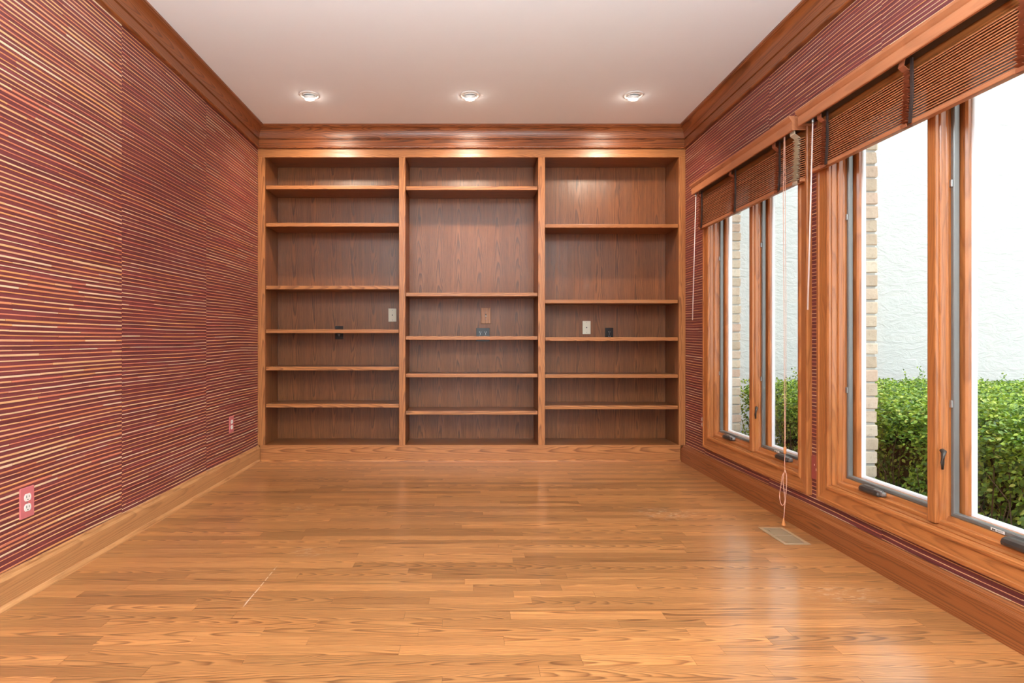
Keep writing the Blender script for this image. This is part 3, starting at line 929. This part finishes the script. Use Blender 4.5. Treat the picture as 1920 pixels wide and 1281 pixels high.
def recept(e, T, zc, xc, mat, slotmat, t=0.006):
    bm = bmesh.new()                                     # duplex face: round with flattened top and bottom
    pts = []
    for i in range(28):
        a = 2*math.pi*i/28
        pts.append((max(-0.0172, min(0.0172, 0.0178*math.cos(a))), max(-0.0143, min(0.0143, 0.0178*math.sin(a)))))
    lo = [bm.verts.new((xc+p, -t+0.001, zc+q)) for p, q in pts]
    hi = [bm.verts.new((xc+p*0.97, -t-0.0016, zc+q*0.97)) for p, q in pts]
    bm.faces.new(hi)
    for i in range(28):
        j = (i+1) % 28; bm.faces.new((lo[i], lo[j], hi[j], hi[i]))
    bmesh.ops.recalc_face_normals(bm, faces=bm.faces)
    bmesh.ops.transform(bm, matrix=T, verts=bm.verts)
    r = from_bm('receptacle', bm, mat, e)
    y0, y1 = -t-0.0021, -t-0.0012
    for sx, hh in ((-0.0064, 0.0048), (0.0064, 0.0038)):
        lp('slot', slotmat, r, T, [('b', xc+sx-0.0012, xc+sx+0.0012, y0, y1, zc+0.003-hh, zc+0.003+hh)])
    lp('ground_hole', slotmat, r, T, [('c', 0.0024, y0, y1, xc, zc-0.0085)])

def outlet(name, loc, rz, label, mat, rmat, smat, cat='outlet', w=0.070, h=0.115, gangs=(0,), z_screw=True):
    e = empty(name, loc, label, cat)
    T = Matrix.Translation(loc) @ Matrix.Rotation(rz, 4, 'Z')
    plate_mesh('cover_plate', w, h, 0.006, mat, e, T)
    for g in gangs:
        for zc in (0.0195, -0.0195):
            recept(e, T, zc, g, rmat, smat)
        lp('screw', M['bronze_light'], e, T, [('c', 0.0028, -0.0072, -0.0055, g, 0)])
    return e

LW = math.radians(90)      # plate front (-y) turned to face +x
RW = math.radians(-90)
outlet('wall_outlet', (XL+0.0002, 2.208, 0.356), LW, 'rose plated white outlet on the left wall nearest the camera', M['pink'], M['white'], M['slot'], h=0.117)
outlet('wall_outlet', (XL+0.0002, 4.124, 0.374), LW, 'small rose plated white outlet on the left wall near the bookcase', M['pink'], M['white'], M['slot'], h=0.117)
outlet('wall_outlet', (XR-0.0002, 4.300, 0.366), RW, 'maroon plated outlet peeking out beside the far window casing', M['maroon'], M['white'], M['slot'])
# blank painted plate between the windows
e = empty('blank_plate', (XR-0.0002, 2.9075, 0.331), 'maroon painted blank plate with pale chips between the windows', 'wall plate')
T = Matrix.Translation(e.location) @ Matrix.Rotation(RW, 4, 'Z')
plate_mesh('cover_plate', 0.068, 0.117, 0.006, M['maroon'], e, T)
lp('paint_chip', M['chip'], e, T, [('b', -0.010, -0.004, -0.0064, -0.0058, 0.012, 0.020, 0.0)])
lp('paint_chip', M['chip'], e, T, [('b', 0.004, 0.012, -0.0064, -0.0058, -0.012, 0.0, 0.0)])

yb = YB-0.0002
outlet('wall_outlet', (-1.108, yb, 1.045), 0, 'black outlet half hidden behind a shelf in the left bay', M['black'], M['black'], M['slot_steel'])
outlet('wall_outlet', (0.136, yb, 1.028), 0, 'black double outlet low in the middle bay behind a shelf', M['black'], M['black'], M['slot_steel'], w=0.116, gangs=(-0.023, 0.023))
outlet('wall_outlet', (1.229, yb, 1.030), 0, 'black outlet beside the cream plate in the right bay', M['black'], M['black'], M['slot_steel'])

def cable_plate(loc, label):
    e = empty('cable_plate', loc, label, 'wall plate')
    T = Matrix.Translation(loc)
    plate_mesh('cover_plate', 0.069, 0.114, 0.006, M['cream'], e, T)
    lp('jack', M['slot'], e, T, [('c', 0.0048, -0.009, -0.0055, 0, 0)])
    for z in (0.042, -0.042):
        lp('screw', M['bronze_light'], e, T, [('c', 0.003, -0.0072, -0.0055, 0, z)])
cable_plate((-0.647, yb, 1.197), 'cream cable plate with a jack at the right of the left bay')
cable_plate((1.033, yb, 1.089), 'bright cream cable plate with a jack in the right bay')

e = empty('light_switch', (0.162, yb, 1.192), 'wooden toggle switch plate above the black double outlet', 'light switch')
T = Matrix.Translation(e.location)
plate_mesh('cover_plate', 0.084, 0.138, 0.009, M['face_z'], e, T, 0.003)
tg = lp('toggle_slot', M['slot'], e, T, [('b', -0.006, 0.006, -0.0096, -0.0085, -0.013, 0.013)])
bm = bmesh.new()
bm_box(bm, -0.0045, 0.0045, -0.024, -0.009, -0.009, 0.004, 0.0018, 2, Matrix.Rotation(math.radians(22), 3, 'X'))
bmesh.ops.transform(bm, matrix=T, verts=bm.verts)
from_bm('toggle', bm, M['white'], e)
for z in (0.030, -0.030):
    lp('screw', M['bronze_light'], e, T, [('c', 0.0032, -0.0102, -0.0085, 0, z)])

# floor register
e = empty('floor_register', ((REG[0]+REG[1])/2, (REG[2]+REG[3])/2, 0.001), 'tan metal floor register vent beneath the far blind cord', 'floor vent')
x0, x1, y0, y1 = REG
bm = bmesh.new()
fw = 0.018
for q in ((x0, x1, y0, y0+fw), (x0, x1, y1-fw, y1), (x0, x0+fw, y0+fw, y1-fw), (x1-fw, x1, y0+fw, y1-fw)):
    bm_box(bm, q[0], q[1], q[2], q[3], 0.0005, 0.0042, 0.0012)
from_bm('frame', bm, M['register'], e)
box('duct_box', x0+0.014, x1-0.014, y0+0.014, y1-0.014, -0.019, -0.012, M['duct'], e, 0)
nl = 19
sp = (y1-y0-2*fw)/nl
for i in range(nl):
    yy = y0+fw+sp*(i+0.5)
    if i == 9:
        box('centre_bar', x0+fw, x1-fw, yy-0.005, yy+0.005, -0.004, 0.0036, M['register'], e, 0.0008)
        continue
    box('louver', x0+fw, x1-fw, yy-0.0009, yy+0.0009, -0.008, 0.0022, M['register'], e, 0)
box('damper_lever', x0+fw+0.01, x0+fw+0.016, y1-fw-0.05, y1-fw-0.035, 0.003, 0.009, M['register'], e, 0.001)

# ------------------------------------------------------------------ outside: bricks, stucco wing, hedge
def pier(name, y0, y1, label):
    x0, x1 = XR+0.14, 2.0
    e = empty(name, ((x0+x1)/2, (y0+y1)/2, -0.3), label, 'brick pier')
    z = -0.02
    box('mortar', x0, x1-0.009, y0+0.007, y1-0.002, -0.3, 2.55, M['mortar'], e, 0)
    c = 0
    while z < 2.25:
        L0 = 0.095 if c % 2 else 0.20
        yy = y0
        first = True
        while yy < y1-0.02:
            L = min(L0 if first else 0.2, y1-yy)
            j = lambda a: random.uniform(-a, a)
            bm = bmesh.new()
            vs = bm_box(bm, x0+0.001, x1+j(0.004), yy+j(0.002)+ (0 if first else 0.005), yy+L-0.005, z+j(0.0015), z+0.0555+j(0.002), 0.006, 2)
            for v in bm.verts:
                v.co += Vector((j(0.0018), j(0.0016), j(0.0018)))
            from_bm('brick', bm, M['brick'], e)
            yy += L; first = False
        z += 0.0665; c += 1
pier('brick_pier', 4.195, 4.80, 'tan brick reveal seen through the far window')
pier('brick_pier', 2.795, 3.00, 'tan brick pier seen through the near window')

st = box('wall_stucco', 1.95, 9.5, 5.25, 5.5, -0.5, 5.2, M['stucco'], None, 0)
struct(st, 'bright white stucco wall of the house wing outside', 'stucco wall')
gr = box('ground', -12, 14, -14, 14, -0.65, -0.45, M['grass_ground'], None, 0)
struct(gr, 'ground outside the house', 'ground')

# hedge
HX0, HX1, HY0, HY1, HZ = 2.22, 5.2, 0.9, 4.75, 0.66
hedge = empty('boxwood_hedge', (3.2, 3.0, -0.45), 'clipped green boxwood hedge between the windows and the stucco wall', 'hedge')
def surf(n, ax, x0, x1, y0, y1):
    return rng.uniform(x0, x1, n), rng.uniform(y0, y1, n)
LV, LN, LS = [], [], []
def lump(a, b, s=2.2, o=0.0):
    return mnoise.noise(Vector((a*s, b*s, o))) + 0.5*mnoise.noise(Vector((a*s*2.7, b*s*2.7, o+5)))
def in_view(x, y):
    r = x/y
    return 0.42 < r < 1.25
# top
cnt = 0
while cnt < 62000:
    x = random.uniform(HX0, HX1); y = random.uniform(HY0, HY1)
    if not in_view(x, y): continue
    d = math.hypot(x, y)
    if random.random() > (3.0/d)**1.2: continue
    cnt += 1
    h = HZ + 0.035*lump(x, y) - random.random()**1.6*0.16
    edge = min(x-HX0, HY1-y, 0.25)/0.25
    h -= 0.10*(1-edge)**2
    if random.random() < 0.03: h += random.uniform(0.0, 0.05)
    LV.append((x, y, h)); LN.append((random.gauss(0, 0.55), random.gauss(0, 0.55), 1.0)); LS.append(random.uniform(0.008, 0.0135))
# window side
cnt = 0
while cnt < 30000:
    y = random.uniform(HY0, HY1); z = random.uniform(-0.40, HZ-0.02)
    if not in_view(HX0, y): continue
    g = lump(y, z, 4.0, 3.0)
    if g < -0.18 and random.random() < 0.88: continue
    cnt += 1
    x = HX0 + 0.08 - 0.10*max(-0.4, g) + random.random()**1.3*0.15 + 0.08*max(0, (z-0.45)/0.2)**2
    LV.append((x, y, z)); LN.append((-1.0, random.gauss(0, 0.6), random.gauss(0.5, 0.5))); LS.append(random.uniform(0.009, 0.016))
# far end
for i in range(6000):
    x = random.uniform(HX0, HX0+1.4); z = random.uniform(-0.4, HZ)
    y = HY1 - random.random()**1.5*0.14 + 0.04*lump(x, z, 4, 9)
    LV.append((x, y, z)); LN.append((random.gauss(0, 0.6), 1.0, random.gauss(0.4, 0.5))); LS.append(random.uniform(0.009, 0.014))
# sprigs standing above the clipped top
for i in range(70):
    y = random.uniform(2.0, HY1); x = random.uniform(max(HX0, 0.46*y), min(HX1, 1.0*y+0.01) if y > 2.3 else HX0+0.3)
    h = random.uniform(0.03, 0.11) if i > 6 else random.uniform(0.10, 0.16)
    for k in range(int(h/0.008)):
        LV.append((x+random.gauss(0, 0.007), y+random.gauss(0, 0.007), HZ+k*0.008)); LN.append((random.gauss(0, 1), random.gauss(0, 1), 0.6)); LS.append(random.uniform(0.007, 0.011))
LV = np.array(LV); LN = np.array(LN); LS = np.array(LS)
n = len(LV)
LN /= np.linalg.norm(LN, axis=1)[:, None]
rv = rng.normal(size=(n, 3)); U = np.cross(LN, rv); U /= np.linalg.norm(U, axis=1)[:, None]
Wv = np.cross(LN, U)
S_ = LS[:, None]
tmpl = [(-1.0, 0, 0), (-0.15, -0.55, 0.14), (1.0, 0, 0.05), (-0.15, 0.55, 0.14), (0.45, -0.45, 0.12), (0.45, 0.45, 0.12)]
Vv = np.stack([LV + S_*(a*U + b*Wv + c*LN) for a, b, c in tmpl], axis=1).reshape(-1, 3)
idx = np.arange(n)[:, None]*6
quads = np.concatenate([idx+np.array([[0, 1, 4, 2]]), idx+np.array([[0, 2, 5, 3]])], axis=1).reshape(-1)
me = bpy.data.meshes.new('foliage')
me.vertices.add(n*6); me.vertices.foreach_set('co', Vv.astype(np.float32).ravel())
me.loops.add(n*8); me.loops.foreach_set('vertex_index', quads.astype(np.int32))
me.polygons.add(n*2); me.polygons.foreach_set('loop_start', np.arange(0, n*8, 4, dtype=np.int32))
me.update(calc_edges=True)
pal = np.array([lin(118, 152, 44), lin(156, 184, 56), lin(88, 126, 42), lin(182, 200, 78), lin(132, 164, 66), lin(68, 100, 40), lin(204, 206, 104)])
ci = rng.choice(len(pal), n, p=[.22, .22, .17, .12, .14, .09, .04])
cols = pal[ci]*rng.uniform(0.85, 1.12, (n, 1)); cols[:, 3] = 1
ca = me.color_attributes.new('col', 'FLOAT_COLOR', 'POINT')
ca.data.foreach_set('color', np.repeat(cols, 6, axis=0).astype(np.float32).ravel())
fo = link('foliage', me, M['leaf'], hedge)
fo['kind'] = 'stuff'
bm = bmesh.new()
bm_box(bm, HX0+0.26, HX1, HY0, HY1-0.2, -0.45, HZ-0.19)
from_bm('shade_core', bm, M['hedge_core'], hedge)  # solid dark block standing in for the shade between the leaves
bm = bmesh.new()
for i in range(160):
    y = random.uniform(1.6, HY1-0.1); x = HX0+random.uniform(0.12, 0.3)
    p = Vector((x, y, -0.42)); pts = [p.copy()]
    for k in range(5):
        p = p + Vector((random.gauss(-0.02, 0.03), random.gauss(0, 0.05), random.uniform(0.10, 0.22)))
        if p.z > HZ-0.04: break
        pts.append(p.copy())
    if len(pts) > 2: tube(bm, pts, [0.0055*(1-0.14*k) for k in range(len(pts))], 5)
from_bm('branches', bm, M['twig'], hedge)['kind'] = 'stuff'
